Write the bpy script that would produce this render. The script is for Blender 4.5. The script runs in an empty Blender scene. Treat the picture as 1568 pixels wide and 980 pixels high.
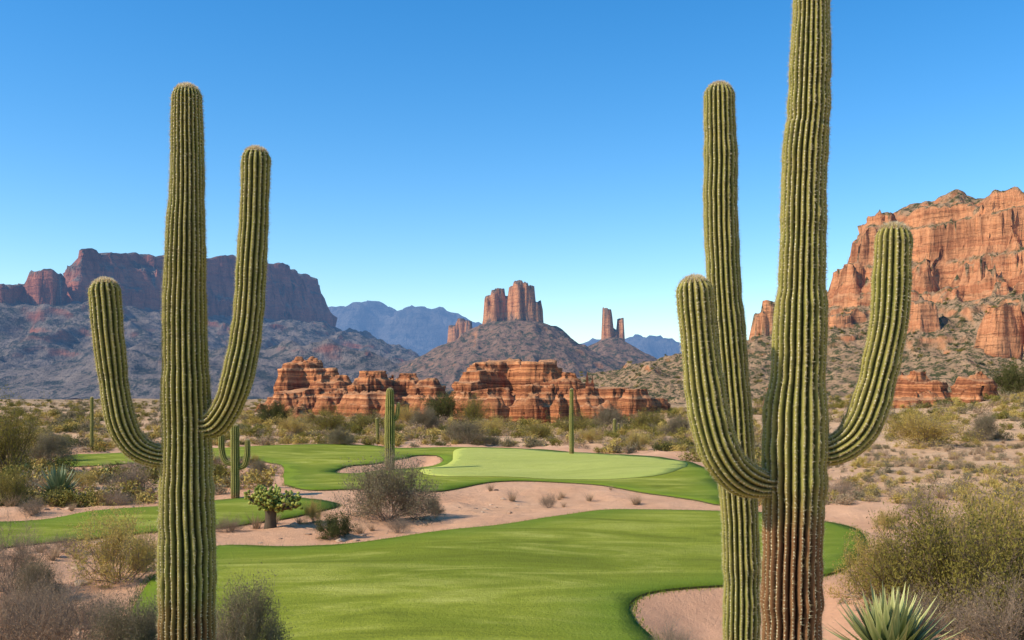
import bpy, math, random
import numpy as np
from mathutils import Vector, Matrix
from mathutils.geometry import delaunay_2d_cdt
random.seed(7); rng=np.random.default_rng(11)
scene=bpy.context.scene
H=4.0; F=1524.0; HV=600.0
def gp(u,v):            # ground point seen along a surveyed bearing / depression
    d=H*F/(v-HV); return ((u-784)/F*d, d)
# ------------------------------------------------------------ noise
def _h(ix,iy,iz):
    h=(ix.astype(np.int64)*374761393+iy.astype(np.int64)*668265263+iz.astype(np.int64)*2147483647+1013904223)&0xFFFFFFFF
    h=((h^(h>>13))*1274126177)&0xFFFFFFFF
    h=((h^(h>>16))*2246822519)&0xFFFFFFFF
    h=h^(h>>15)
    return (h&0xFFFFFF)/float(0xFFFFFF)*2-1
def vn(x,y,z=0.0):
    x,y,z=np.broadcast_arrays(np.asarray(x,float),np.asarray(y,float),np.asarray(z,float))
    ix=np.floor(x);iy=np.floor(y);iz=np.floor(z)
    fx=x-ix;fy=y-iy;fz=z-iz
    fx=fx*fx*fx*(fx*(fx*6-15)+10);fy=fy*fy*fy*(fy*(fy*6-15)+10);fz=fz*fz*(3-2*fz)
    def c(a,b,d): return _h(ix+a,iy+b,iz+d)
    def pl(d):
        a=c(0,0,d)*(1-fx)+c(1,0,d)*fx
        b=c(0,1,d)*(1-fx)+c(1,1,d)*fx
        return a*(1-fy)+b*fy
    if not np.any(fz): return pl(0)
    return pl(0)*(1-fz)+pl(1)*fz
def fbm(x,y,z=0.0,o=4):
    s=0;a=1;t=0
    for i in range(o):
        f=2.03**i
        s=s+a*vn(x*f+17.3*i,y*f-9.1*i,np.asarray(z)*f); t+=a; a*=.5
    return s/t
def ridged(x,y,z=0.0,o=4):
    s=0;a=1;t=0
    for i in range(o):
        f=2.07**i
        s=s+a*(1-2*np.abs(vn(x*f+7.3*i,y*f+3.1*i,np.asarray(z)*f))); t+=a; a*=.5
    return s/t
# ------------------------------------------------------------ mesh helpers
def build(name,V,parts,mats,smooth=False,attrs=None,link=True):
    V=np.asarray(V,np.float32)
    me=bpy.data.meshes.new(name)
    idx=[];st=[];mi=[];k=0
    for Fc,m in parts:
        Fc=np.asarray(Fc,np.int32)
        if len(Fc)==0: continue
        n=Fc.shape[1]
        idx.append(Fc.ravel()); st.append(k+np.arange(len(Fc))*n); k+=Fc.size
        mi.append(np.full(len(Fc),m))
    idx=np.concatenate(idx);st=np.concatenate(st);mi=np.concatenate(mi)
    me.vertices.add(len(V)); me.vertices.foreach_set('co',V.ravel())
    me.loops.add(len(idx)); me.loops.foreach_set('vertex_index',idx.astype(np.int32))
    me.polygons.add(len(st)); me.polygons.foreach_set('loop_start',st.astype(np.int32))
    me.polygons.foreach_set('material_index',mi.astype(np.int32))
    if isinstance(smooth,(list,tuple)):
        sm=np.isin(mi,list(smooth))
    else: sm=np.full(len(st),bool(smooth))
    me.polygons.foreach_set('use_smooth',sm)
    for m in mats: me.materials.append(m)
    if attrs:
        for k2,v in attrs.items():
            a=me.attributes.new(k2,'FLOAT','POINT'); a.data.foreach_set('value',np.asarray(v,np.float32))
    me.update(calc_edges=True); me.validate()
    if not link: return me
    ob=bpy.data.objects.new(name,me); scene.collection.objects.link(ob); return ob
def catmull(P,n=8,closed=False):
    P=np.asarray(P,float); N=len(P); out=[]
    rngi=range(N) if closed else range(N-1)
    for i in rngi:
        if closed: a,b,c,d=P[(i-1)%N],P[i],P[(i+1)%N],P[(i+2)%N]
        else: a,b,c,d=P[max(i-1,0)],P[i],P[i+1],P[min(i+2,N-1)]
        for k in range(n):
            t=k/n
            out.append(.5*((2*b)+(-a+c)*t+(2*a-5*b+4*c-d)*t*t+(-a+3*b-3*c+d)*t**3))
    if not closed: out.append(P[-1])
    return np.array(out)
def sdf(px,py,poly):    # + inside
    px=np.asarray(px,float);py=np.asarray(py,float)
    d2=np.full(px.shape,1e18);ins=np.zeros(px.shape,bool)
    n=len(poly)
    for i in range(n):
        ax,ay=poly[i];bx,by=poly[(i+1)%n]
        ex,ey=bx-ax,by-ay; L=ex*ex+ey*ey+1e-12
        t=np.clip(((px-ax)*ex+(py-ay)*ey)/L,0,1)
        d2=np.minimum(d2,(px-ax-t*ex)**2+(py-ay-t*ey)**2)
        if abs(ey)>1e-12:
            c=((ay>py)!=(by>py))&(px<ex*(py-ay)/ey+ax)
            ins^=c
    return np.where(ins,1,-1)*np.sqrt(d2)
def sstep(a,b,x):
    t=np.clip((x-a)/(b-a),0,1); return t*t*(3-2*t)
# ------------------------------------------------------------ node helper
class NT:
    def __init__(s,name):
        s.m=bpy.data.materials.new(name); s.m.use_nodes=True; s.t=s.m.node_tree; s.t.nodes.clear()
        s.out=s.n('ShaderNodeOutputMaterial')
    def n(s,ty,**kw):
        nd=s.t.nodes.new(ty)
        for k,v in kw.items():
            if k.startswith('i_'):
                key=k[2:]; key=int(key) if key.isdigit() else key.replace('_',' ')
                s.set(nd.inputs[key],v)
            else: setattr(nd,k,v)
        return nd
    def set(s,sock,v):
        if isinstance(v,bpy.types.NodeSocket): s.t.links.new(v,sock)
        else:
            if isinstance(v,tuple) and len(v)==3 and sock.type=='RGBA': v=v+(1,)
            sock.default_value=v
    def math(s,op,a,b=0.0,c=0.0,clamp=False):
        nd=s.n('ShaderNodeMath',operation=op,use_clamp=clamp); s.set(nd.inputs[0],a); s.set(nd.inputs[1],b); s.set(nd.inputs[2],c); return nd.outputs[0]
    def mix(s,f,a,b,bt='MIX'):
        nd=s.n('ShaderNodeMix',data_type='RGBA',blend_type=bt); s.set(nd.inputs[0],f); s.set(nd.inputs[6],a); s.set(nd.inputs[7],b); return nd.outputs[2]
    def pos(s): return s.n('ShaderNodeNewGeometry').outputs['Position']
    def obj(s): return s.n('ShaderNodeTexCoord').outputs['Object']
    def scale(s,v,sc):
        nd=s.n('ShaderNodeVectorMath',operation='MULTIPLY'); s.set(nd.inputs[0],v); nd.inputs[1].default_value=sc; return nd.outputs[0]
    def noise(s,v,scale,detail=5,rough=.55,dist=0.0):
        return s.n('ShaderNodeTexNoise',i_Vector=v,i_Scale=scale,i_Detail=detail,i_Roughness=rough,i_Distortion=dist).outputs['Fac']
    def mr(s,v,a,b,c=0.0,d=1.0):
        return s.n('ShaderNodeMapRange',i_Value=v,i_1=a,i_2=b,i_3=c,i_4=d).outputs[0]
    def ramp(s,f,stops,interp='LINEAR'):
        nd=s.n('ShaderNodeValToRGB'); s.set(nd.inputs[0],f); cr=nd.color_ramp; cr.interpolation=interp
        while len(cr.elements)<len(stops): cr.elements.new(.5)
        for e,(p,c) in zip(cr.elements,stops): e.position=p; e.color=tuple(c)+(1,)
        return nd.outputs[0]
    def attr(s,name): return s.n('ShaderNodeAttribute',attribute_name=name).outputs['Fac']
    def bump(s,h,st,dist): return s.n('ShaderNodeBump',i_Height=h,i_Strength=st,i_Distance=dist).outputs[0]
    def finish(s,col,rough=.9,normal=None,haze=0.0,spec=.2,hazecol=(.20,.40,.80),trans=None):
        b=s.n('ShaderNodeBsdfPrincipled',i_Roughness=rough); s.set(b.inputs['Base Color'],col)
        b.inputs['Specular IOR Level'].default_value=spec
        if normal: s.set(b.inputs['Normal'],normal)
        o=b.outputs[0]
        if trans is not None:
            tr=s.n('ShaderNodeBsdfTranslucent'); s.set(tr.inputs[0],col)
            mx=s.n('ShaderNodeMixShader',i_0=trans); s.t.links.new(o,mx.inputs[1]); s.t.links.new(tr.outputs[0],mx.inputs[2]); o=mx.outputs[0]
        if haze>0:  # air haze painted on as blue emission, rising with distance from the origin
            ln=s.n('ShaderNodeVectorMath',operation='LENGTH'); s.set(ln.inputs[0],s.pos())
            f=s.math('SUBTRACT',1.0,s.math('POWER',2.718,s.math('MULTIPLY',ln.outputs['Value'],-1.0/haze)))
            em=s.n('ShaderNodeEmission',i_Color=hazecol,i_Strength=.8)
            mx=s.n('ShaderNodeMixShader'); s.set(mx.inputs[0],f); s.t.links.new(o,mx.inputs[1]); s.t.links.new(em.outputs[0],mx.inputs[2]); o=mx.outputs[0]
        s.t.links.new(o,s.out.inputs[0]); return s.m
def rock_mat(name,bands,talus,scrub,zs,fine,haze=7000,slope=(.45,.72),bd=1.0,scrubscale=.5,scrubth=(.5,.56),vert=.6,hb=.8):
    m=NT(name); p=m.pos()
    z=m.n('ShaderNodeSeparateXYZ',i_0=p).outputs[2]
    w=m.noise(p,fine*.12,4)
    w2=m.noise(p,fine*.8,4,.7)
    zz=m.math('ADD',m.math('ADD',m.math('MULTIPLY',z,zs),m.math('MULTIPLY',w,.9)),m.math('MULTIPLY',w2,.35))
    sv=m.n('ShaderNodeCombineXYZ',i_2=zz).outputs[0]
    band=m.noise(sv,1.0,5,.65)
    col=m.ramp(m.mr(band,.28,.72),bands)
    st=m.noise(m.scale(p,(1,1,.10)),fine,6,.7)
    col=m.mix(vert,col,m.ramp(st,[(.3,(.22,.17,.17)),(.5,(.95,.93,.93)),(.75,(1.4,1.35,1.3))]),'MULTIPLY')
    nz=m.n('ShaderNodeSeparateXYZ',i_0=m.n('ShaderNodeNewGeometry').outputs['Normal']).outputs[2]
    sl=m.mr(m.math('ADD',nz,m.math('MULTIPLY',m.math('SUBTRACT',st,.5),.3)),slope[0],slope[1])
    tn=m.noise(p,fine*.5,6,.7)
    tcol=m.mix(m.mr(tn,.35,.7),talus,tuple(c*.55 for c in talus))
    vz=m.noise(p,scrubscale,5,.8)
    tcol=m.mix(m.mr(vz,scrubth[0],scrubth[1]),tcol,scrub)
    col=m.mix(sl,col,tcol)
    bh=m.math('ADD',m.math('MULTIPLY',st,1.0),m.math('MULTIPLY',m.noise(m.scale(p,(.3,.3,2.2)),fine,4),hb))
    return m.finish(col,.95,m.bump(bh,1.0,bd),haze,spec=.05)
# ------------------------------------------------------------ course outline
near_fw=[(335,832),(450,831),(560,828),(700,815),(850,795),(950,779),(1060,775),(1180,783),(1280,798),(1322,815),(1315,850),(1290,873),(1250,884),(1160,893),(1060,903),(990,915),(964,933),(975,957),(1003,985),(1040,1060),(1080,1250),(900,1500),(400,1500),(150,1250),(165,1050),(190,960),(215,905),(262,855)]
strip_fw=[(-140,803),(60,797),(150,786),(245,778),(330,771),(450,769),(520,776),(475,790),(390,801),(330,808),(240,812),(60,826),(-140,842)]
far_fw=[(105,698),(250,690),(400,685),(560,684),(620,687),(740,686),(830,690),(960,699),(1050,710),(1095,730),(1112,764),(1060,762),(960,750),(850,741),(760,742),(660,755),(560,758),(470,760),(440,748),(434,730),(430,712),(380,705),(250,708),(105,714)]
bunk1=[(513,718),(540,711),(590,706),(640,698),(670,698),(680,704),(668,710),(630,714),(580,717),(535,722)]
green=[(700,689),(760,688),(840,692),(960,701),(1040,711),(1052,717),(1030,728),(960,734),(840,734),(730,731),(655,723),(648,716),(690,708)]
bunk2=[(966,935),(992,917),(1060,905),(1160,895),(1255,886),(1300,905),(1330,960),(1345,1060),(1060,1060),(1006,985),(978,957)]
def wp(L,n=6): return catmull([gp(u,v) for u,v in L],n,True)
P_near,P_strip,P_far,P_b1,P_green,P_b2=[wp(L) for L in (near_fw,strip_fw,far_fw,bunk1,green,bunk2)]
def grass_sd(x,y):
    s=np.maximum(np.maximum(sdf(x,y,P_near),sdf(x,y,P_strip)),sdf(x,y,P_far))
    return np.minimum(s,-sdf(x,y,P_b1))
def T0(x,y):
    z=.27*fbm(x/8,y/5.5,0,2)*sstep(8,20,y)
    z=z+.35*np.exp(-((y-43)/4)**2)*sstep(-14,-4,x)*(1-sstep(12,20,x))*.5
    z=z+3.2*sstep(22,75,x-.05*y)*sstep(35,120,y)*(1-.5*sstep(200,400,y))
    z=z+1.0*fbm(x/60,y/60,3.3,3)*sstep(75,160,y)
    return z
def Tr(x,y):
    x=np.asarray(x,float);y=np.asarray(y,float)
    z=T0(x,y)
    m=(np.abs(x)<90)&(y>5)&(y<120)
    rough=np.ones(x.shape)
    if m.any():
        sd=grass_sd(x[m],y[m]); rough[m]=sstep(.0,2.0,-sd)
        d=np.zeros(sd.shape)
        b2=sdf(x[m],y[m],P_b2); d-=.42*sstep(-.1,1.4,b2)
        b1=sdf(x[m],y[m],P_b1); d-=.5*sstep(-.2,2.0,b1)
        zz=z[m]; zz=zz+d; z[m]=zz
        rough[m]*=(1-sstep(-.5,.5,b2))
    z=z+rough*(.26*fbm(x/3.1,y/3.1,8.,3)+.07*fbm(x/.7,y/.7,2.,2))
    return z
# ------------------------------------------------------------ formations heights
def blobs(x,y,h,L,k=5,ns=.25,nsc=6.,sq=3.0,dome=False,hv=.05):
    n1=fbm(x/nsc,y/nsc,5.5,4)*ns
    for (cx,cy,rx,ry,zt) in L:
        m=(np.abs(x-cx)<rx*1.6)&(np.abs(y-cy)<ry*1.6)
        if not m.any(): continue
        xm=x[m];ym=y[m];hm=h[m]
        r=((np.abs(xm-cx)/rx)**sq+(np.abs(ym-cy)/ry)**sq)**(1/sq)
        f=np.clip((1-r+n1[m])*k,0,1)
        if dome: f=1-(1-f)**2.2
        zt2=zt*(1+hv*fbm(xm/nsc*1.5,ym/nsc*1.5,9.1,3))
        h[m]=np.where(f>0,np.maximum(hm,hm+(zt2-hm)*f),hm)
    return h
def terr(z,s,k=.75,off=0):
    q=(z+off)/s; i=np.floor(q); f=q-i
    g=f+k*(sstep(.25,.75,f)-f)
    return (i+g)*s-off
mesaP=catmull([(-354,800),(-322,860),(-306,905),(-268,960),(-226,1035),(-222,1120),(-245,1260),(-560,1260),(-470,1010),(-400,880)],3,True)
def h_mesa(x,y):
    s=sdf(x,y,mesaP)+12*fbm(x/55,y/55,1.,3)+9*ridged(x/20,y/20,4.,3)-4+3*fbm(x/6,y/6,7.,2)
    z=np.interp(s,[-330,-230,-130,-70,-12,-4,0,3,7,10,15,19,50],[-4,0,28,50,72,77,92,97,117,120,136,139,143])
    g=ridged(x/60,y/60,2.,5)
    z=z+g*17*sstep(-300,-160,s)*(1-sstep(-30,-8,s))
    z=z*(1-.13*(1-sstep(-370,-250,x))*sstep(0,12,s))+sstep(2,12,s)*4*fbm(x/16,y/16,3.,4)
    h=z
    h=blobs(x,y,h,[(-366,785,13,16,97),(-380,800,12,18,88),(-410,770,28,18,86),(-440,760,30,20,95)],5,.4,12,2.5)
    r=np.hypot(x+400,(y-760)); h=np.maximum(h,np.interp(r,[0,30,60,140,200],[70,62,46,12,-4])+g*8)
    fh=(ridged(x/95,y/95,9.,5)*.5+.5)**1.3*44*sstep(470,600,y)*(1-sstep(-120,0,x))*(1-sstep(900,1050,y))-4
    return np.maximum(h,fh)
rightP=catmull([(134,408),(150,388),(168,376),(186,352),(225,338),(330,330),(340,500),(180,480)],3,True)
def h_right(x,y):
    s=sdf(x,y,rightP)+8*fbm(x/30,y/30,1.5,3)+8*ridged(x/14,y/14,4.5,3)-3+1.8*ridged(x/3.6,y/3.6,7.,2)
    z=np.interp(s,[-190,-135,-100,-60,-25,-4,0,2,6,8,12,15,18,40],[-3,0,7,17,28,39,44,54,57,68,70,76,77,79])
    g=ridged(x/32,y/32,2.,5)
    z=z+g*4.6*sstep(-170,-100,s)*(1-sstep(-20,-4,s))+.9*fbm(x/7,y/7,1.,3)
    t=np.interp(x,[130,140,150,158,168,180,192,200,215,250],[-7,-2,2,-2,3,5,0,-6,-4,0])
    z=z+sstep(3,12,s)*(t+4*fbm(x/10,y/10,3.,3))
    z=blobs(x,y,z,[(148,300,7,6,30),(158,298,7,7,33),(170,296,9,8,31),(124,378,6,5,33),(131,382,6,6,35),(99,382,3.0,4,38),(95,380,3,3,34),(140,345,8,5,35),(118,350,5,4,24)],5,.5,4,2.5)
    z=np.where(z>36,terr(z,9,.45,6*fbm(x/22,y/22,1.,2)),z)
    return z
def h_butte(x,y):
    a=ridged(x/22,y/22,2.,5)
    r=np.hypot((x-1.6),(y-600)*.9)
    z=np.interp(r,[0,17,25,37,75,112,140],[47,45,41,32,11,0,-4])+a*5*sstep(15,30,r)*(1-sstep(90,130,r))
    r2=np.hypot(x-65,(y-650)*.9)
    z2=np.interp(r2,[0,7,20,33,60,85,110],[41,38,29,21,7,0,-4])+a*3.8*sstep(6,20,r2)*(1-sstep(70,105,r2))
    r3=np.hypot(x+42,(y-800)*.8)
    z3=np.interp(r3,[0,12,40,100,130],[43,40,24,0,-4])+a*3*sstep(12,30,r3)*(1-sstep(80,120,r3))
    r4=np.hypot((x+70)*.8,(y-720)*.6); z4=np.interp(r4,[0,20,60,90],[26,20,3,-4])+a*4
    z=np.maximum(np.maximum(z,z2),np.maximum(z3,z4))
    z=blobs(x,y,z,[(-13.8,600,3.2,8,61),(-10.5,599,3.0,8,64),(-7,602,3.2,8,65.5),(-3,604,3.4,8,61),(.6,600,3.2,9,66.5),(4.0,598,3.2,9,69),(7.4,599,3.0,8,68.5),(10.6,600,3.4,8,67),(14.8,600,3.4,7,57.5),(62.3,650,3.5,4,58.5),(71,651,2.3,3,51.5),(66.5,651,3,3.5,45),(-47,800,5,6,58),(-41,800,4,5,62),(-35,800,4,6,60)],6,.30,3.4,2.6,hv=.04)
    z=np.where(z>44,terr(z,5.2,.35,2*fbm(x/10,y/10,1.,2)),z)
    return z
def h_far(x,y):
    sx=[-2600,-1500,-900,-600,-520,-450,-420,-370,-330,-290,-250,-200,-140,-90,-30,60,200,340,400,460,500,560,700,1200,2600]
    sz=[120,200,225,240,262,292,298,262,250,278,268,245,225,205,180,150,140,150,170,140,132,155,130,160,140]
    top=np.interp(x,sx,sz)
    d=np.abs(y-3000)
    z=top*np.interp(d,[0,120,400,750],[.93,.8,.38,-.05])
    z=z+ridged(x/150,y/150,6.,6)*80*np.interp(d,[0,80,300,700],[.42,.8,.95,0])-10
    return z
CL=[]
def _b(u0,u1,vt,d,ry):
    s=d/F; CL.append((((u0+u1)/2-784)*s,d,(u1-u0)/2*s*1.3,ry*1.25,H+(HV-vt)*s))
for a in [(425,470,560,205,5),(440,500,553,210,6),(455,515,566,206,5),(480,540,580,200,5),(420,560,598,196,6),
    (532,575,584,168,4),(545,600,574,172,5),(525,610,603,163,5),(595,650,577,178,5),(620,690,586,175,5),(600,700,608,168,5),
    (692,745,580,152,5),(705,765,560,158,6),(745,800,556,162,5),(790,865,558,157,6),(690,800,602,147,5),(795,860,594,146,4),(830,900,581,153,5),
    (865,925,598,150,4),(900,965,594,158,4),(950,1000,601,162,4),(780,850,614,140,3),(880,940,619,143,3),
    (1370,1420,575,150,5),(1395,1450,588,147,5),(1360,1460,608,141,4),(1462,1525,580,148,4),(1470,1500,600,140,3),(1180,1240,585,190,5)]: _b(*a)
_r=random.Random(3)
for i in range(46):
    uu=_r.uniform(415,1010); dd=_r.uniform(134,200); ww=_r.uniform(18,60); hh=_r.uniform(.8,4.2)
    s=dd/F; CL.append(((uu-784)*s,dd,ww/2*s,_r.uniform(1,3.2),hh))
def h_crop(x,y):
    z=blobs(x,y,np.full(x.shape,-1.2),CL,1.55,.42,4.2,2.1,True,.12)
    z=z+.6*ridged(x/2.4,y/2.4,3.,3)*(z>0)
    o=1.2*fbm(x/9,y/9,2.,2)
    z=np.where(z>.3,terr(z,1.5,.9,o),z)
    z=np.where(z>.3,terr(z,.55,.6,o*1.3),z)
    return z
def formation(name,hf,x0,x1,y0,y1,sp,mat,strata=0,sz=1.0,zmin=-1.0,smooth=True,spy=None):
    spy=spy or sp
    xs=np.arange(x0,x1,sp);ys=np.arange(y0,y1,spy)
    X,Y=np.meshgrid(xs,ys); Z=hf(X,Y)
    gy,gx=np.gradient(Z,spy,sp); g=np.hypot(gx,gy)+1e-6
    if strata>0:
        k=strata*sstep(.6,2.0,g)*(vn(Z*sz,np.zeros_like(Z),3.)+.6*vn(Z*sz*2.7,X*.05,5.)+.5*fbm(X*.25/strata,Y*.25/strata,Z*sz*.5,2))
        X=X-gx/g*k; Y=Y-gy/g*k
    ny,nx=Z.shape
    I=np.arange(nx*ny).reshape(ny,nx)
    Q=np.stack([I[:-1,:-1],I[:-1,1:],I[1:,1:],I[1:,:-1]],-1).reshape(-1,4)
    zf=Z.ravel(); keep=zf[Q].max(1)>zmin; Q=Q[keep]
    used=np.unique(Q); mp=np.full(nx*ny,-1); mp[used]=np.arange(len(used))
    V=np.stack([X.ravel(),Y.ravel(),zf],1)[used]
    return build(name,V,[(mp[Q],0)],[mat],smooth)
red=[(0,(.36,.13,.055)),(.3,(.50,.20,.085)),(.5,(.60,.27,.12)),(.65,(.46,.17,.07)),(.8,(.64,.33,.16)),(.93,(.75,.48,.29)),(1,(.50,.21,.095))]
redd=[(0,(.14,.045,.02)),(.25,(.42,.14,.055)),(.4,(.60,.25,.10)),(.5,(.20,.065,.03)),(.6,(.52,.20,.08)),(.75,(.64,.31,.145)),(.88,(.34,.11,.045)),(1,(.58,.25,.10))]  # dark stops paint shaded crevices and undercuts between the strata
mesaB=[(0,(.16,.06,.05)),(.3,(.28,.10,.07)),(.5,(.40,.15,.09)),(.7,(.24,.085,.06)),(1,(.50,.22,.13))]
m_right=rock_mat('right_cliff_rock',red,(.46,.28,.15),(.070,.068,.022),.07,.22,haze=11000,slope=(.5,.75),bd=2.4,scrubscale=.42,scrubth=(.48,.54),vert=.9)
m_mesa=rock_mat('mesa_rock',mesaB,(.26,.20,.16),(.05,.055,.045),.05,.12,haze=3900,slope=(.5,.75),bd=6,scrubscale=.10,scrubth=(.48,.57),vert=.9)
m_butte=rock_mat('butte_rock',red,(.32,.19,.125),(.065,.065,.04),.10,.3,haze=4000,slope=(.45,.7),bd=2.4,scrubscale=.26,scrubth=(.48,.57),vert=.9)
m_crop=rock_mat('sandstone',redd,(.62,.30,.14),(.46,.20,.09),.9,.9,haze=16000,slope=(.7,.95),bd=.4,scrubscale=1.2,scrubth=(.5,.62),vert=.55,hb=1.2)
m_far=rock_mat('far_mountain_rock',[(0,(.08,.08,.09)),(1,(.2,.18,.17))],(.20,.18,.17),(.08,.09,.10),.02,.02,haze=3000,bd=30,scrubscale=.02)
formation('mesa',h_mesa,-800,60,480,1180,2.2,m_mesa,3.0,.12)
formation('red_rock_cliff',h_right,30,300,205,470,.75,m_right,1.2,.25)
formation('sandstone_butte',h_butte,-150,160,500,860,.8,m_butte,.5,.5,spy=1.0)
formation('far_mountains',h_far,-2600,2600,2250,3400,11,m_far)
formation('sandstone_outcrop',h_crop,-54,90,126,222,.2,m_crop,.38,2.2,spy=.28,smooth=True)
# ------------------------------------------------------------ ground
def axis(n,A,k,c,lo,hi):
    t=np.linspace(-1,1,n); v=A*np.sinh(k*t)+c
    return v[(v>lo)&(v<hi)]
xs=axis(760,9,7.3,0,-7000,7000); ys=axis(860,10,7.2,24,-60,7000)
X,Y=np.meshgrid(xs,ys); Z=Tr(X,Y)
ny,nx=Z.shape; I=np.arange(nx*ny).reshape(ny,nx)
Q=np.stack([I[:-1,:-1],I[:-1,1:],I[1:,1:],I[1:,:-1]],-1).reshape(-1,4)
sandm=np.zeros(X.shape); mm=(np.abs(X)<90)&(Y>5)&(Y<120)
sd=grass_sd(X[mm],Y[mm]); bb=np.maximum(sdf(X[mm],Y[mm],P_b2),sdf(X[mm],Y[mm],P_b1))
sandm[mm]=np.maximum(.8*(1-sstep(1,10,-sd)),sstep(-.3,.1,bb))
m=NT('desert_ground'); p=m.pos(); sep=m.n('ShaderNodeSeparateXYZ',i_0=p)
n1=m.noise(p,.35,6,.65); n2=m.noise(p,3.0,6,.7); n3=m.noise(p,28,4,.7)
tan=m.mix(m.mr(n1,.35,.65),(.72,.45,.25),(.58,.33,.165))
sand=m.mix(m.mr(n1,.35,.7),(.78,.42,.235),(.68,.34,.18))
col=m.mix(m.attr('sand'),tan,sand)
col=m.mix(m.mr(n2,.40,.70,0,.5),col,m.mix(.5,col,(.46,.23,.12)))
col=m.mix(m.math('MULTIPLY',m.mr(n3,.58,.72),.45),col,(.30,.17,.10))
far=m.mr(sep.outputs[1],80,260); sc=m.noise(p,.45,6,.75)
col=m.mix(m.math('MULTIPLY',far,m.mr(sc,.44,.56)),col,(.18,.13,.05))
lit=m.noise(p,1.1,5,.7)
col=m.mix(m.math('MULTIPLY',m.math('SUBTRACT',1.0,m.attr('sand')),m.mr(lit,.54,.66,0,.5)),col,(.36,.23,.11))
bh=m.math('ADD',m.math('MULTIPLY',n2,.6),m.math('MULTIPLY',n3,.25))
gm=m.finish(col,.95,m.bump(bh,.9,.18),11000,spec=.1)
build('ground',np.stack([X.ravel(),Y.ravel(),Z.ravel()],1),[(Q,0)],[gm],True,{'sand':sandm.ravel()})
# ------------------------------------------------------------ grass sheets
def grass_mat(name,c1,c2,cedge,stripe,c3):
    m=NT(name); p=m.pos()
    a=m.noise(m.scale(p,(.08,.24,1)),1.0,5,.6,.8)
    b=m.noise(p,1.6,5,.65); c=m.noise(p,14,4,.75)
    d=m.noise(m.scale(p,(.20,.62,1)),1.0,5,.62,1.5)
    col=m.mix(m.mr(a,.40,.60),c1,c2)
    col=m.mix(m.mr(d,.50,.70,0,stripe),col,c3)  # mowing streaks that also paint highlights and shade of the swells into the turf
    col=m.mix(m.mr(d,.49,.30,0,stripe),col,tuple(q*.58 for q in c1))
    col=m.mix(m.mr(b,.35,.7,0,.30),col,tuple(q*.65 for q in c1))
    col=m.mix(m.mr(c,.35,.7,0,.40),col,tuple(q*.55 for q in c1))
    e=m.attr('edge')
    col=m.mix(m.mr(m.math('ADD',e,m.math('MULTIPLY',b,.8)),.35,2.2,1,0),col,cedge)
    return m.finish(col,.9,m.bump(m.math('ADD',c,m.math('MULTIPLY',b,.6)),.8,.06),0,spec=.08)
def sheet(name,poly,holes,mat,off,sp,skirt):
    pts=[tuple(q) for q in poly]; edges=[(i,(i+1)%len(poly)) for i in range(len(poly))]
    for hpoly in holes:
        k=len(pts); pts+= [tuple(q) for q in hpoly]; edges+=[(k+i,k+(i+1)%len(hpoly)) for i in range(len(hpoly))]
    P=np.array(poly); gx,gy=np.meshgrid(np.arange(P[:,0].min(),P[:,0].max(),sp),np.arange(P[:,1].min(),P[:,1].max(),sp))
    gx=gx.ravel()+rng.uniform(-.2,.2,gx.size)*sp; gy=gy.ravel()+rng.uniform(-.2,.2,gy.size)*sp
    s=sdf(gx,gy,poly)
    for hpoly in holes: s=np.minimum(s,-sdf(gx,gy,hpoly))
    k=s>sp*.35
    pts+=list(zip(gx[k],gy[k]))
    r=delaunay_2d_cdt([Vector(q) for q in pts],edges,[],0,1e-5)
    V=np.array([tuple(q) for q in r[0]]); T=np.array([f for f in r[2] if len(f)==3])
    c=V[T].mean(1); s=sdf(c[:,0],c[:,1],poly)
    for hpoly in holes: s=np.minimum(s,-sdf(c[:,0],c[:,1],hpoly))
    T=T[s>0]
    e=sdf(V[:,0],V[:,1],poly)
    for hpoly in holes: e=np.minimum(e,-sdf(V[:,0],V[:,1],hpoly))
    z=T0(V[:,0],V[:,1])+off
    V3=np.column_stack([V,z])
    E=np.concatenate([T[:,[0,1]],T[:,[1,2]],T[:,[2,0]]]); key=np.sort(E,1); _,inv,cnt=np.unique(key,axis=0,return_inverse=True,return_counts=True)
    B=E[cnt[inv.ravel()]==1]; n=len(V3)
    low=V3.copy(); low[:,2]-=skirt
    Qs=np.column_stack([B[:,1],B[:,0],B[:,0]+n,B[:,1]+n])
    return build(name,np.concatenate([V3,low]),[(T,0),(Qs,1)],[mat,m_lip],[0],{'edge':np.concatenate([np.maximum(e,0),np.zeros(n)])})
lm=NT('turf_lip'); m_lip=lm.finish(lm.mix(lm.noise(lm.pos(),6,4),(.05,.045,.02),(.12,.10,.04)),.95)
m_fw=grass_mat('fairway_grass',(.235,.265,.022),(.34,.355,.036),(.14,.205,.015),.75,(.58,.53,.12))
m_gr=grass_mat('putting_green_grass',(.46,.47,.10),(.52,.52,.12),(.46,.48,.10),.30,(.60,.57,.17))
sheet('fairway',P_near,[],m_fw,.045,.5,.22)
sheet('fairway',P_strip,[],m_fw,.045,.8,.22)
sheet('fairway',P_far,[P_b1],m_fw,.05,.8,.3)
sheet('putting_green',P_green,[],m_gr,.065,.8,.02)
def blades(cx,cy,cz,h,w,lean=.5):
    n=len(cx); a=rng.uniform(0,2*np.pi,n); b=rng.uniform(0,2*np.pi,n)
    dx=np.cos(a)*w;dy=np.sin(a)*w
    tx=np.cos(b)*h*lean*rng.uniform(0,1,n);ty=np.sin(b)*h*lean*rng.uniform(0,1,n)
    V=np.stack([np.stack([cx-dx,cy-dy,cz],1),np.stack([cx+dx,cy+dy,cz],1),np.stack([cx+tx,cy+ty,cz+h],1)],1).reshape(-1,3)
    return V,np.arange(3*n).reshape(-1,3)
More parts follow.
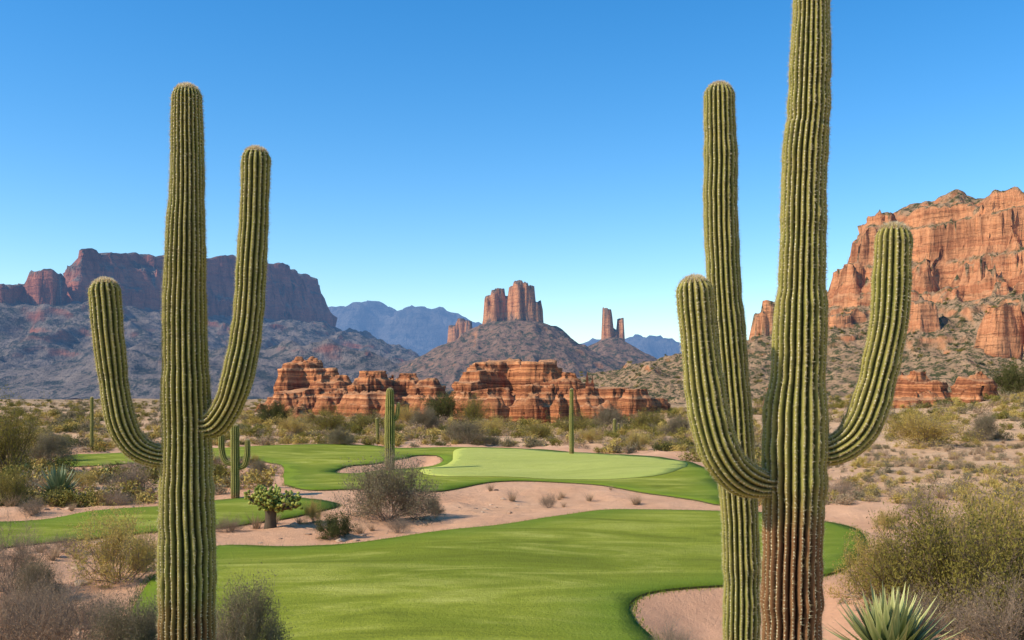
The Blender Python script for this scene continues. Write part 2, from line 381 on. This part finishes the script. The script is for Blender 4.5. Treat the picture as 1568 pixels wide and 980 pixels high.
def leaf_mat(name,c1,c2,haze=0,tr=.25):
    m=NT(name); r=m.n('ShaderNodeObjectInfo').outputs['Random']; g=m.n('ShaderNodeNewGeometry').outputs['Random Per Island']
    f=m.math('ADD',m.math('MULTIPLY',r,.6),m.math('MULTIPLY',g,.4))
    col=m.mix(f,c1,c2)
    return m.finish(col,.8,None,haze,spec=.06,trans=tr)
m_blade=leaf_mat('rough_grass',(.12,.17,.016),(.26,.29,.04))
bx=[];by=[]
for poly,dens in ((P_near,130),(P_strip,60),(P_far,35),(P_b1,40)):
    n=len(poly)
    for i in range(n):
        a=poly[i];b=poly[(i+1)%n]; L=np.hypot(*(b-a)); k=int(L*dens)
        if a[1]<9: continue
        t=rng.uniform(0,1,k); off=rng.normal(0,.09,k)
        nrm=np.array([-(b-a)[1],(b-a)[0]])/(L+1e-6)
        bx.append(a[0]+t*(b-a)[0]+nrm[0]*off); by.append(a[1]+t*(b-a)[1]+nrm[1]*off)
bx=np.concatenate(bx);by=np.concatenate(by)
V,Fc=blades(bx,by,T0(bx,by)-.01,rng.uniform(.05,.10,len(bx)),rng.uniform(.006,.012,len(bx)),.8)
build('rough_grass',V,[(Fc,0)],[m_blade])
# ------------------------------------------------------------ saguaros
cm=NT('saguaro_skin'); p=cm.pos(); rd=cm.attr('ridge'); ck=cm.attr('cork')
n1=cm.noise(p,3,5,.6); n2=cm.noise(p,45,5,.75); n3=cm.noise(cm.scale(p,(1,1,7)),2.0,6,.7); n4=cm.noise(cm.scale(p,(1,1,.5)),11,4,.7)
c=cm.ramp(rd,[(0,(.012,.017,.005)),(.38,(.050,.060,.014)),(.74,(.18,.172,.034)),(1,(.44,.375,.10))])  # rib valleys near black: shade put into the colour; paler ridges are real
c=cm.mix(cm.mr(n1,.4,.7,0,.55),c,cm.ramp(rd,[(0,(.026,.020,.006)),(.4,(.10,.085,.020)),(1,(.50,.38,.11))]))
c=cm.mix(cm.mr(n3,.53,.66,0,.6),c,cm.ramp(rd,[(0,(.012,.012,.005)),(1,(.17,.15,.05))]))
c=cm.mix(cm.mr(n4,.56,.70,0,.5),c,(.13,.105,.045))
c=cm.mix(cm.mr(n2,.52,.75,0,.5),c,(.30,.24,.11))
ckf=cm.mr(cm.math('ADD',ck,cm.math('MULTIPLY',cm.math('SUBTRACT',n1,.5),.9)),.3,.8)
c=cm.mix(ckf,c,cm.mix(cm.mr(rd,.2,1.0),(.020,.010,.006),(.28,.135,.055)))
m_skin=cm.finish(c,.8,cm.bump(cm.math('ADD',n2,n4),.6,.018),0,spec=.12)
sm=NT('saguaro_spines'); m_spine=sm.finish(sm.mix(sm.n('ShaderNodeNewGeometry').outputs['Random Per Island'],(.34,.25,.11),(.88,.76,.46)),.7,None,0)
fm=NT('saguaro_crown_fuzz'); m_fuzz=fm.finish(fm.mix(fm.n('ShaderNodeNewGeometry').outputs['Random Per Island'],(.60,.42,.20),(.92,.80,.55)),.7,None,0,trans=.4)
def tube(ctrl,nr,sub,ds,depth,cork,tip=True,spl=.035,sd=0.03,seed=0,fuzz=700,nsp=4):
    C=catmull(np.array(ctrl,float),12)
    L=np.concatenate([[0],np.cumsum(np.linalg.norm(np.diff(C[:,:3],axis=0),axis=1))])
    n=int(L[-1]/ds)+1; s=np.linspace(0,L[-1],n)
    R0=C[-1,3]
    te=L[-1]-R0*np.cos(np.linspace(0,np.pi/2,16))
    s=np.concatenate([s[s<L[-1]-R0-ds*.5],te]); s[-1]=L[-1]-1e-4
    P=np.stack([np.interp(s,L,C[:,i]) for i in range(3)],1); R=np.interp(s,L,C[:,3])
    P[:,:2]+=.015*np.stack([vn(s*1.3+seed,3.),vn(s*1.3+seed,8.)],1)
    R=R*(1+.03*vn(s*1.7+seed*3.1,seed*7.7)+.03*vn(s*6+seed,2.2)-.07*np.clip(vn(s*2.3+seed*9,5.)-.5,0,1)/.5)
    q=np.clip((s-(L[-1]-R0))/R0,0,1); R=R*np.sqrt(np.maximum(1-q*q,1e-4))
    T=np.gradient(P,axis=0); T/=np.linalg.norm(T,axis=1)[:,None]+1e-9
    U=np.zeros_like(T); u=np.cross(T[0],[0.3,1,0.1]); u/=np.linalg.norm(u)
    for i in range(len(T)):
        u=u-T[i]*u.dot(T[i]); u/=np.linalg.norm(u); U[i]=u
    W=np.cross(T,U)
    K=nr*sub; th=np.arange(K)/K*2*np.pi
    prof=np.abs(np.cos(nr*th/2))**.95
    wob=np.outer(s,np.ones(K)); tw=.08*vn(s*.8+seed,1.7)[:,None]+.012*vn(s*7+seed,4.4)[:,None]
    rr=R[:,None]*(1+depth*.3-depth*(1-prof[None,:]))*(1+.03*vn(wob*8+seed,np.broadcast_to(th*nr/6.28,wob.shape),seed*1.))
    A=th[None,:]+tw
    V=P[:,None,:]+rr[:,:,None]*(np.cos(A)[:,:,None]*U[:,None,:]+np.sin(A)[:,:,None]*W[:,None,:])
    m_=len(s); I=np.arange(m_*K).reshape(m_,K)
    Q=np.stack([I[:-1],np.roll(I[:-1],-1,1),np.roll(I[1:],-1,1),I[1:]],-1).reshape(-1,4)
    ridge=np.broadcast_to(prof,(m_,K)).ravel()
    ckv=np.repeat(cork(P[:,2]),K)
    sv=np.arange(.02,L[-1]-R0*.35,sd)
    Vs=[]
    for k in range(nr):
        si=sv+rng.uniform(-.25,.25,len(sv))*sd
        idx=np.clip(np.searchsorted(s,si),1,m_-1); t=((si-s[idx-1])/(s[idx]-s[idx-1]+1e-9))[:,None]
        col=k*sub
        pt=V[idx-1,col]*(1-t)+V[idx,col]*t; ax=P[idx-1]*(1-t)+P[idx]*t
        nn=pt-ax; nn/=np.linalg.norm(nn,axis=1)[:,None]+1e-9
        tt=T[idx]; side=np.cross(tt,nn)
        w=.0078*rng.uniform(.6,1.2,(len(si),1))
        Vs.append(np.stack([pt+nn*.004-side*w,pt+nn*.004+tt*w*1.2,pt+nn*.004+side*w],1))
        Vs.append(np.stack([pt+nn*.004-side*w,pt+nn*.004+side*w,pt+nn*.004-tt*w*1.2],1))
        for j in range(nsp):
            dr=nn*rng.uniform(.3,1,(len(si),1))+side*rng.normal(0,.75,(len(si),1))+tt*rng.normal(0,.75,(len(si),1))
            dr/=np.linalg.norm(dr,axis=1)[:,None]
            ww=np.cross(dr,rng.normal(0,1,dr.shape)); ww/=np.linalg.norm(ww,axis=1)[:,None]+1e-9
            ln=spl*rng.uniform(.5,1.4,(len(si),1))
            Vs.append(np.stack([pt-ww*.0014,pt+ww*.0014,pt+dr*ln],1))
    SVt=np.concatenate(Vs).reshape(-1,3)
    ph=np.arccos(1-rng.uniform(0,1,fuzz)**1.1*.42); az=rng.uniform(0,2*np.pi,fuzz)
    c0=P[-1]-T[-1]*R0
    nn=(np.sin(ph)*np.cos(az))[:,None]*U[-1]+(np.sin(ph)*np.sin(az))[:,None]*W[-1]+np.cos(ph)[:,None]*T[-1]
    pt=c0+nn*R0*.97
    dr=nn+rng.normal(0,.5,nn.shape); dr/=np.linalg.norm(dr,axis=1)[:,None]
    ww=np.cross(dr,rng.normal(0,1,dr.shape)); ww/=np.linalg.norm(ww,axis=1)[:,None]
    Vf=np.stack([pt-ww*.004,pt+ww*.004,pt+dr*rng.uniform(.015,.045,(fuzz,1))],1).reshape(-1,3)
    return V.reshape(-1,3),Q,ridge,ckv,SVt,Vf
def saguaro(name,tubes,cork,detail=1.0):
    Vs=[];Qs=[];Rd=[];Ck=[];S=[];Fz=[];k=0
    for i,(ctrl,nr) in enumerate(tubes):
        dd=1/detail
        V,Q,r,c,s,f=tube(ctrl,nr,8 if detail>.6 else 4,.03*dd,.24,cork,True,seed=i*3.3+len(name)+ctrl[0][0],sd=.034*dd,spl=.036*(1 if detail>.6 else 1.2),fuzz=int(1300*detail),nsp=5 if detail>.6 else 2)
        Vs.append(V);Qs.append(Q+k);Rd.append(r);Ck.append(c);k+=len(V);S.append(s);Fz.append(f)
    S=np.concatenate(S);Fz=np.concatenate(Fz);V=np.concatenate(Vs+[S,Fz]); n=k
    Ts=np.arange(n,n+len(S)).reshape(-1,3); Tf=np.arange(n+len(S),n+len(S)+len(Fz)).reshape(-1,3)
    z=np.zeros(len(S)+len(Fz))
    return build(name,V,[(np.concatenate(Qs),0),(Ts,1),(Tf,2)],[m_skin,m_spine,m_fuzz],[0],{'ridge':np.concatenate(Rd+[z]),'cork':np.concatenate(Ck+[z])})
def cc(pts,d,dy=None):
    s=d/F; out=[]
    for i,(u,v,w) in enumerate(pts):
        yy=d+(dy[i] if dy else 0)
        out.append(((u-784)/F*d,yy,H+(HV-v)/F*d,w/2*s*.97))
    return out
trunk=cc([(286,1175,74),(286,1060,78),(286,980,80),(286,880,81),(285,800,79),(284,700,73),(284,600,69),(283,500,65),(284,370,56),(285,250,48),(286,175,46),(286,130,44)],11)
la=cc([(270,700,34),(238,697,36),(212,682,42),(195,650,45),(185,600,44),(178,530,43),(173,470,44),(171,430,44)],11,[0,-.05,-.12,-.18,-.2,-.2,-.2,-.2])
ra=cc([(300,650,34),(330,648,40),(350,626,44),(366,590,46),(378,530,45),(386,460,43),(392,380,42),(397,300,41),(399,231,41)],11,[0,-.05,-.1,-.15,-.15,-.15,-.15,-.15,-.15])
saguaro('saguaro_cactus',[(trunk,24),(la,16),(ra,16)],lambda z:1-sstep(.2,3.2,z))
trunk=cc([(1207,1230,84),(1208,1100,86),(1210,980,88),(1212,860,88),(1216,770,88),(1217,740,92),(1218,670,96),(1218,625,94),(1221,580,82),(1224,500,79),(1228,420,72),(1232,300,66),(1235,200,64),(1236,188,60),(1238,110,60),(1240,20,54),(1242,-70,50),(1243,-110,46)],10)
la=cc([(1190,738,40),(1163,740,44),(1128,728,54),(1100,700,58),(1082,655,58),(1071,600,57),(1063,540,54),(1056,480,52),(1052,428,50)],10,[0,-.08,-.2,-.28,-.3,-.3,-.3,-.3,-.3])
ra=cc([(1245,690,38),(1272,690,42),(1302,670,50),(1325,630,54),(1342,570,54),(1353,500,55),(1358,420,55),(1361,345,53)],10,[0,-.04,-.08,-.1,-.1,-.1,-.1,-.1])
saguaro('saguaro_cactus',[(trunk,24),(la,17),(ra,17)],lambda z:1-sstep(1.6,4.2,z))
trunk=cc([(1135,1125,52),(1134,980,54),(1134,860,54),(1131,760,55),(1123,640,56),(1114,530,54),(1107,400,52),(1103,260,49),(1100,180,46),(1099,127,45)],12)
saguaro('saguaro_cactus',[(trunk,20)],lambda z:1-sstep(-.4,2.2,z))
def gsag(pts_list,v,name='saguaro_cactus'):
    d=H*F/(v-HV); tb=[]
    for i,(p,nr) in enumerate(pts_list): tb.append((cc(p,d),nr))
    dz=float(Tr(np.array([tb[0][0][0][0]]),np.array([d]))[0])
    tb=[([(a,b,c+dz,r) for a,b,c,r in q],nr) for q,nr in tb]
    saguaro(name,tb,lambda z:1-sstep(-.5,1.0,z),.4)
gsag([([(597,722,14),(597,690,15),(597,640,15),(597,600,12),(598,590,11)],13),([(600,640,6),(607,636,6),(609,625,6),(610,612,5)],8)],717)
gsag([([(360,773,13),(360,740,13),(360,700,13),(360,670,13),(360,655,12)],14),([(358,716,8),(346,712,9),(341,700,9),(339,685,9),(339,670,8)],10),([(362,722,8),(374,718,9),(378,706,9),(379,692,9),(379,678,8)],10)],768)
gsag([([(875,702,7),(875,660,7),(875,620,6),(875,597,6)],10)],698)
gsag([([(141,694,5),(141,650,5),(141,608,5)],9)],690)
gsag([([(578,684,5),(578,660,5),(577,640,5)],9)],681)
gsag([([(941,676,5),(941,660,5),(941,645,5)],9),([(941,664,3),(946,662,3),(947,652,3)],7)],673)
gsag([([(1212,668,6),(1212,640,6),(1212,625,5)],9)],664)
# ------------------------------------------------------------ shrubs
def prism(S,sides=3):
    S=np.array(S); p0=S[:,0:3];p1=S[:,3:6];r0=S[:,6:7];r1=S[:,7:8]
    d=p1-p0; d/=np.linalg.norm(d,axis=1)[:,None]+1e-9
    a=np.cross(d,[.31,.17,.93]); a/=np.linalg.norm(a,axis=1)[:,None]+1e-9; b=np.cross(d,a)
    V=[]
    for c,r in((p0,r0),(p1,r1)):
        for k in range(sides):
            t=2*np.pi*k/sides; V.append(c+(a*np.cos(t)+b*np.sin(t))*r)
    V=np.stack(V,1).reshape(-1,3); n=len(S); base=np.arange(n)[:,None]*2*sides
    Q=[]
    for k in range(sides):
        k2=(k+1)%sides
        Q.append(np.concatenate([base+k,base+k2,base+sides+k2,base+sides+k],1))
    return V,np.concatenate(Q)
def shrub_mesh(name,seed,stems,levels,nleaf,leaf,tw,mats,flat=.85,kids=2,aspect=2.2,spread=1.0,jit=.05,wig=.22):
    R=random.Random(seed); S=[];last=[]
    def grow(p,d,ln,r,lv):
        n=4 if lv<2 else 3
        for i in range(n):
            d=(d+Vector((R.gauss(0,wig),R.gauss(0,wig),R.gauss(0.03,wig)))).normalized()
            q=p+d*(ln/n); 
            if q.z<.02: q.z=.02
            r2=r*(.85)
            S.append((*p,*q,r,r2)); 
            if lv>=levels-1: last.append((*p,*q))
            p=q;r=r2
            if lv<levels and (i>=1 or lv>0):
                for k in range(kids):
                    ax=Vector((R.gauss(0,1),R.gauss(0,1),R.gauss(.25,.8))).normalized()
                    grow(p,(d*.75+ax*.75).normalized(),ln*R.uniform(.4,.6),r*.6,lv+1)
    for i in range(stems):
        az=R.uniform(0,6.283); el=math.radians(R.triangular(5,88,42))
        d=Vector((math.cos(az)*math.cos(el)*spread,math.sin(az)*math.cos(el)*spread,math.sin(el)*flat))
        ln=d.length*R.uniform(.62,.85)
        grow(Vector((R.gauss(0,.08),R.gauss(0,.08),-.03)),d.normalized(),ln,tw,0)
    V,Q=prism(S)
    g=np.random.default_rng(seed); A=np.array(last); ix=g.integers(0,len(A),nleaf); t=g.uniform(0,1,(nleaf,1))
    c=A[ix,:3]*(1-t)+A[ix,3:]*t+g.normal(0,jit,(nleaf,3)); c[:,2]=np.maximum(c[:,2],.02)
    dr=(A[ix,3:]-A[ix,:3]); dr/=np.linalg.norm(dr,axis=1)[:,None]+1e-9
    a=dr*.6+g.normal(0,.6,(nleaf,3)); a/=np.linalg.norm(a,axis=1)[:,None]
    b=np.cross(a,g.normal(0,1,(nleaf,3))); b/=np.linalg.norm(b,axis=1)[:,None]+1e-9
    sz=leaf*g.uniform(.5,1.3,(nleaf,1))
    LV=np.stack([c-a*sz,c-b*sz/aspect,c+a*sz,c+b*sz/aspect],1).reshape(-1,3)
    LQ=np.arange(4*nleaf).reshape(-1,4)+len(V)
    return build(name,np.concatenate([V,LV]),[(Q,0),(LQ,1)],mats,False,link=False)
def twig_mat(name,c1,c2):
    m=NT(name); return m.finish(m.mix(m.noise(m.obj(),5,3),c1,c2),.9,spec=.1)
tw_grey=twig_mat('twig_grey',(.18,.125,.085),(.34,.25,.17)); tw_brown=twig_mat('twig_brown',(.09,.06,.04),(.17,.12,.08))
C_={'olive':((.18,.155,.030),(.31,.245,.055)),'yel':((.42,.29,.065),(.58,.42,.12)),'grey':((.18,.145,.075),(.29,.235,.13)),'dark':((.07,.078,.022),(.15,.14,.04)),'dry':((.33,.215,.12),(.50,.34,.20))}
LT={k:leaf_mat('leaf_'+k,*v,tr=.3) for k,v in C_.items()}
LO={k:leaf_mat('scrub_leaf_'+k,*v,tr=None) for k,v in C_.items()}
lf_dry=LT['dry']
hi={};lo={}
hi['olive']=[shrub_mesh('shrub_olive',s,20,2,15000,.018,.013,[tw_brown,LT['olive']],kids=2,aspect=3) for s in(1,2)]
hi['yel']=[shrub_mesh('shrub_yellow',s,22,2,17000,.020,.010,[tw_grey,LT['yel']],kids=2,aspect=3.8) for s in(3,4)]
hi['grey']=[shrub_mesh('shrub_grey',s,34,2,20000,.018,.008,[tw_grey,LT['grey']],kids=3,aspect=3,wig=.16) for s in(5,6)]
hi['dark']=[shrub_mesh('shrub_dark',s,18,2,14000,.022,.012,[tw_brown,LT['dark']],kids=2) for s in(7,8)]
hi['dry']=[shrub_mesh('shrub_dry',s,28,2,4500,.014,.008,[tw_grey,lf_dry],kids=3,aspect=3,wig=.2) for s in(9,10)]
for i,(k,tm) in enumerate({'olive':tw_brown,'yel':tw_grey,'grey':tw_grey,'dark':tw_brown,'dry':tw_grey}.items()):
    lo[k]=[shrub_mesh('scrub_'+k,s*7+i,9,1,800 if k!='dry' else 420,.055,.014,[tm,LO[k]],kids=2,jit=.10,aspect=1.7) for s in(1,2,3)]
def gz(x,y): return float(Tr(np.array([x]),np.array([y]))[0])
def put(name,me,x,y,s,sz=1.0,rot=None,parent=None,z=None):
    o=bpy.data.objects.new(name,me); scene.collection.objects.link(o)
    o.location=(x,y,(gz(x,y) if z is None else z)-.02*s); o.rotation_euler=(0,0,rot if rot is not None else random.uniform(0,6.28)); o.scale=(s,s,s*sz)
    if parent: o.parent=parent
    return o
def place(kind,u,v,wpx,hpx,name='desert_shrub',var=0):
    x,y=gp(u,v); s=y/F; r=wpx/2*s; h=hpx*s
    return put(name,hi[kind][var],x,y,r*1.1,(h/r)/.90)
for a in [('grey',595,793,150,88),('grey',663,783,36,26),('dry',610,812,50,24),('dark',518,820,66,32,'desert_shrub',1),('yel',480,803,38,32),
 ('dry',352,812,52,26),('dry',840,773,34,24),('yel',180,882,145,95,'desert_shrub',1),('yel',220,865,60,50),
 ('dry',15,895,130,110),('grey',60,905,80,60,'dry_bush',1),('dry',95,1000,220,120,'dry_bush',1),('grey',200,1010,150,95,'dry_bush'),('dry',10,990,160,125,'dry_bush'),('grey',385,1012,115,115,'dry_bush',1),('dry',330,1020,120,95,'dry_bush'),('dry',150,940,90,45,'dry_bush'),('dry',60,950,120,70,'dry_bush'),('dry',225,960,70,40,'dry_bush',1),
 ('olive',15,722,100,100),('grey',80,705,80,42),('olive',10,778,70,50),('dry',100,838,60,32),('dry',205,752,70,36),('yel',55,700,60,45),('dry',50,792,50,30),('yel',130,752,50,26),('dry',180,775,60,26),
 ('olive',1390,945,190,120,'desert_shrub',0),('olive',1480,960,260,175,'desert_shrub',1),('yel',1560,935,240,165,'desert_shrub',1),('olive',1600,980,260,180,'desert_shrub',0),('dry',1440,900,180,100),('yel',1335,915,120,95),('dry',1540,1000,200,120,'dry_bush'),('yel',1500,890,180,100,'desert_shrub',1),('dry',1400,1000,160,90,'dry_bush',1),('dry',1520,940,220,150,'dry_bush'),
 ('dry',1415,797,70,44),('yel',1420,686,150,52),('grey',1505,680,56,38),('dark',1552,640,60,50),('yel',1360,806,50,25),('dry',1500,780,40,22),
 ('dry',420,722,30,16),('grey',395,726,36,22),('dry',340,712,40,20),('yel',385,712,30,18),('dry',205,724,60,22),('dry',1290,760,50,22),('olive',560,662,70,28),('dark',680,645,60,45),('grey',650,660,60,32),('olive',880,665,90,32),('grey',715,680,90,36),('yel',760,665,80,28),('olive',820,672,60,24),('dry',1020,690,50,24),('yel',975,690,44,26),
 ('yel',450,668,70,30),('olive',500,664,80,34),('grey',520,684,50,24),('yel',620,650,60,30),('olive',730,650,60,40),('grey',930,655,70,30),('olive',1000,655,70,28),('grey',1040,668,60,26),('dark',420,650,60,34),('yel',905,682,50,22),
 ('dry',1030,1020,90,70,'dry_bush')]:
    place(*a)
def empty(n):
    e=bpy.data.objects.new(n,None); scene.collection.objects.link(e); return e
E=empty('desert_scrub')
N=8600
be=rng.uniform(-.62,.62,N); d=np.exp(rng.uniform(np.log(34),np.log(430),N)); x=be*d; y=d
sd=grass_sd(x,y); cl=fbm(x/12,y/12,6.,2)
hr=h_right(x,y); hc=h_crop(x,y); tz=Tr(x,y)
u=784+be*F; vv=HV+H*F/d
cnt=0
for i in range(N):
    if sd[i]>-.9: continue
    if vv[i]>735 and 430<u[i]<1150: continue
    if d[i]<62 and 100<u[i]<1290 and random.random()<.6: continue
    if cl[i]<-.28 and random.random()<.8: continue
    z=tz[i]
    if hc[i]>z+.3: continue
    if hr[i]>z:
        z=hr[i]
        if z>42: continue
    elif d[i]>250 and random.random()<.5: continue
    k=random.choices(['olive','yel','grey','dark','dry'],[.30,.25,.17,.12,.16])[0]
    if hr[i]>0 and d[i]>200: k=random.choices(['olive','dark','grey'],[.3,.58,.12])[0]
    s=random.uniform(.35,1.0)*(1+.25*(d[i]>90)); 
    if d[i]>110: s*=random.uniform(.9,1.35)
    if u[i]>1250 and d[i]<75: s*=.5; k=random.choice(['dry','yel','grey'])
    put('scrub',lo[k][random.randrange(3)],x[i],y[i],s,random.uniform(.7,1.1),parent=E,z=z); cnt+=1
print('scrub',cnt)
def tuft_mesh(seed,n=90):
    g=np.random.default_rng(seed); a=g.uniform(0,6.28,n); r=g.uniform(0,.12,n)
    V,Fc=blades(np.cos(a)*r,np.sin(a)*r,np.zeros(n),g.uniform(.25,.6,n),np.full(n,.008),1.1)
    return build('dry_tuft',V,[(Fc,0)],[lf_dry],link=False)
tufts=[tuft_mesh(s) for s in (1,2,3)]
E2=empty('dry_grass_tufts')
N=2400; be=rng.uniform(-.6,.6,N); d=np.exp(rng.uniform(np.log(15),np.log(75),N)); x=be*d; sd=grass_sd(x,d); b2=sdf(x,d,P_b2); cl=fbm(x/3,d/3,1.,2); u=784+be*F
for i in range(N):
    if sd[i]>-.4 or b2[i]>-.3 or cl[i]<0: continue
    if 430<u[i]<1150 and random.random()<.85: continue
    put('tuft',tufts[i%3],x[i],d[i],random.uniform(.4,1.1),parent=E2)
# pebbles
import bmesh
bm=bmesh.new(); bmesh.ops.create_icosphere(bm,subdivisions=1,radius=1); bv=np.array([v.co[:] for v in bm.verts]); bf=np.array([[v.index for v in f.verts] for f in bm.faces]); bm.free()
N=3600; be=rng.uniform(-.6,.6,N); d=np.exp(rng.uniform(np.log(14),np.log(90),N)); x=be*d; sd=grass_sd(x,d); b2=sdf(x,d,P_b2)
k=(sd<-.5)&(b2<-.1)&(fbm(x/4,d/4,3.,2)>-.1); x=x[k];d=d[k]; z=Tr(x,d); n=len(x)
s=.02+.15*rng.uniform(0,1,n)**3
V=bv[None]*(1+rng.normal(0,.15,(n,len(bv),1)))*s[:,None,None]*np.array([1.2,1,.6])+np.stack([x,d,z],1)[:,None,:]
m=NT('pebble_rock'); mp_=m.finish(m.mix(m.n('ShaderNodeNewGeometry').outputs['Random Per Island'],(.22,.12,.07),(.60,.40,.25)),.9)
build('pebbles',V.reshape(-1,3),[((bf[None]+np.arange(n)[:,None,None]*len(bv)).reshape(-1,3),0)],[mp_])
# ------------------------------------------------------------ agaves
def agave(name,x,y,r,h,n,c1,c2,seed,curl=.25):
    g=random.Random(seed); V=[];Fq=[];tt=[]
    for i in range(n):
        az=i*2.39996+g.uniform(-.15,.15); f=i/n; el=math.radians(8+78*f**.9+g.uniform(-6,6)); L=r*g.uniform(.85,1.05)*(1-.25*f)
        if el>.8: L=h*g.uniform(.85,1.05)
        w=.050*r+.012; ns=7; k=len(V)
        dx,dy=math.cos(az),math.sin(az)
        for j in range(ns+1):
            t=j/ns; e=el+curl*(t-.5)*(.6 if f<.5 else .1)
            rad=L*t*math.cos(e)+.05*r; zz=L*t*math.sin(e)+.05
            ww=w*(1-t**1.6)*(.75+.6*math.sin(math.pi*min(t*1.2,1)))+.0015
            for sgn,dz in((-1,.35*ww),(0,0),(1,.35*ww)):
                V.append((x+dx*rad-dy*ww*sgn,y+dy*rad+dx*ww*sgn,zz+dz)); tt.append(t if sgn==0 else t+.5)
        for j in range(ns):
            a=k+j*3
            Fq+=[(a,a+1,a+4,a+3),(a+1,a+2,a+5,a+4)]
    z0=gz(x,y); V=np.array(V); V[:,2]+=z0
    m=NT(name+'_leaf'); t=m.attr('t'); rr=m.n('ShaderNodeNewGeometry').outputs['Random Per Island']
    c=m.mix(rr,c1,tuple(q*.65 for q in c1)); c=m.mix(m.mr(t,.5,1.4,0,.8),c,c2)
    mt=m.finish(c,.5,None,0,spec=.3)
    return build(name,V,[(Fq,0)],[mt],[0],{'t':tt})
ax,ay=gp(90,760); agave('agave_plant',ax,ay,1.2,1.3,90,(.14,.18,.075),(.36,.38,.18),3,.15)
ax,ay=gp(158,738); agave('agave_plant',ax,ay,.62,.75,36,(.14,.19,.04),(.28,.31,.08),5,.15)
agave('agave_plant',5.5,14.5,1.2,1.12,130,(.19,.23,.055),(.72,.66,.26),9,.2)
# ------------------------------------------------------------ cholla
def cholla(x,y,sc):
    R=random.Random(5); S=[]; J=[]
    def add(p,q,r0,r1): S.append((*p,*q,r0,r1))
    z0=gz(x,y); b=Vector((x,y,z0-.05)); top=b+Vector((.02,0,.55*sc))
    m1=b+Vector((.01,0,.3*sc)); add(b,m1,.19*sc,.15*sc); add(m1,top,.15*sc,.17*sc)
    ends=[]
    for i in range(24):
        az=i*2.4; el=R.uniform(.12,1.2); L=R.uniform(.55,.82)*sc
        d=Vector((math.cos(az)*math.cos(el),math.sin(az)*math.cos(el),math.sin(el)*.66)); p=top
        for k in range(3):
            q=p+d*L/3+Vector((0,0,.02*k)); add(p,q,.07*sc*(1-k*.2),.06*sc*(1-k*.2)); p=q; ends.append((p,d))
    for p,d in ends:
        for k in range(9):
            v=Vector((R.gauss(0,1)+d.x,R.gauss(0,1)+d.y,abs(R.gauss(0,.8))+.1)).normalized()
            s=p+Vector((R.gauss(0,.07),R.gauss(0,.07),R.gauss(0.02,.05)))*sc
            J.append((s,v,R.uniform(.07,.12)*sc,R.uniform(.03,.045)*sc))
    V,Q=prism(S,8)
    VV=[V];QQ=[];k=len(V)
    for s,v,L,r in J:
        a=v.orthogonal().normalized(); bb=v.cross(a); rings=[(0,.45),(.2,.9),(.55,1),(.85,.75),(1,.15)]
        pts=[]
        for t,f in rings:
            for q in range(7):
                an=q/7*6.283; bump=1+.2*(q%2)
                pts.append(s+v*L*t+(a*math.cos(an)+bb*math.sin(an))*r*f*bump)
        VV.append(np.array([tuple(p) for p in pts]))
        for ri in range(4):
            for q in range(7): QQ.append((k+ri*7+q,k+ri*7+(q+1)%7,k+ri*7+7+(q+1)%7,k+ri*7+7+q))
        k+=35
    V=np.concatenate(VV)
    n=2500; ids=rng.integers(len(VV[0]),len(V),n); p=V[ids]; d=rng.normal(0,1,(n,3)); d/=np.linalg.norm(d,axis=1)[:,None]; w=np.cross(d,rng.normal(0,1,(n,3))); w/=np.linalg.norm(w,axis=1)[:,None]
    SP=np.stack([p-w*.0015,p+w*.0015,p+d*.025],1).reshape(-1,3)
    m=NT('cholla_joint'); mj=m.finish(m.mix(m.n('ShaderNodeNewGeometry').outputs['Random Per Island'],(.10,.13,.02),(.42,.40,.09)),.8,spec=.05)
    mb=twig_mat('cholla_bark',(.06,.045,.03),(.14,.10,.06))
    build('cholla_cactus',np.concatenate([V,SP]),[(Q,0),(QQ,1),(np.arange(3*n).reshape(-1,3)+len(V),2)],[mb,mj,m_spine],[0,1])
ax,ay=gp(414,808); cholla(ax,ay,1.08)
# ------------------------------------------------------------ camera, light
cam=bpy.data.cameras.new('camera'); co=bpy.data.objects.new('camera',cam); scene.collection.objects.link(co)
co.location=(0,0,H); co.rotation_euler=(math.radians(90),0,0); cam.lens=35; cam.sensor_width=36; cam.shift_y=110/1568; cam.clip_end=20000; cam.clip_start=.1
scene.camera=co
EL=math.radians(40); az=Vector((-.93,-.37)).normalized()
to=Vector((az.x*math.cos(EL),az.y*math.cos(EL),math.sin(EL)))
sl=bpy.data.lights.new('sun','SUN'); sl.energy=5.0; sl.angle=math.radians(.5); sl.color=(1,.92,.78)
so=bpy.data.objects.new('sun',sl); scene.collection.objects.link(so); so.rotation_euler=(-to).to_track_quat('-Z','Y').to_euler(); so.location=(-30,-15,40)
w=bpy.data.worlds.new('World'); scene.world=w; w.use_nodes=True; nt=w.node_tree
bg=nt.nodes['Background']; sk=nt.nodes.new('ShaderNodeTexSky'); sk.sky_type='NISHITA'; sk.sun_disc=False; sk.sun_elevation=EL; sk.sun_rotation=math.atan2(az.x,az.y)%(2*math.pi)
sk.air_density=1.0; sk.dust_density=.3; sk.ozone_density=2.5; sk.altitude=200
hs=nt.nodes.new('ShaderNodeHueSaturation'); hs.inputs['Saturation'].default_value=1.40; hs.inputs['Value'].default_value=1.42
nt.links.new(sk.outputs[0],hs.inputs['Color']); nt.links.new(hs.outputs[0],bg.inputs[0]); bg.inputs[1].default_value=.14
scene.view_settings.view_transform='Standard'; scene.view_settings.look='None'; scene.view_settings.exposure=0
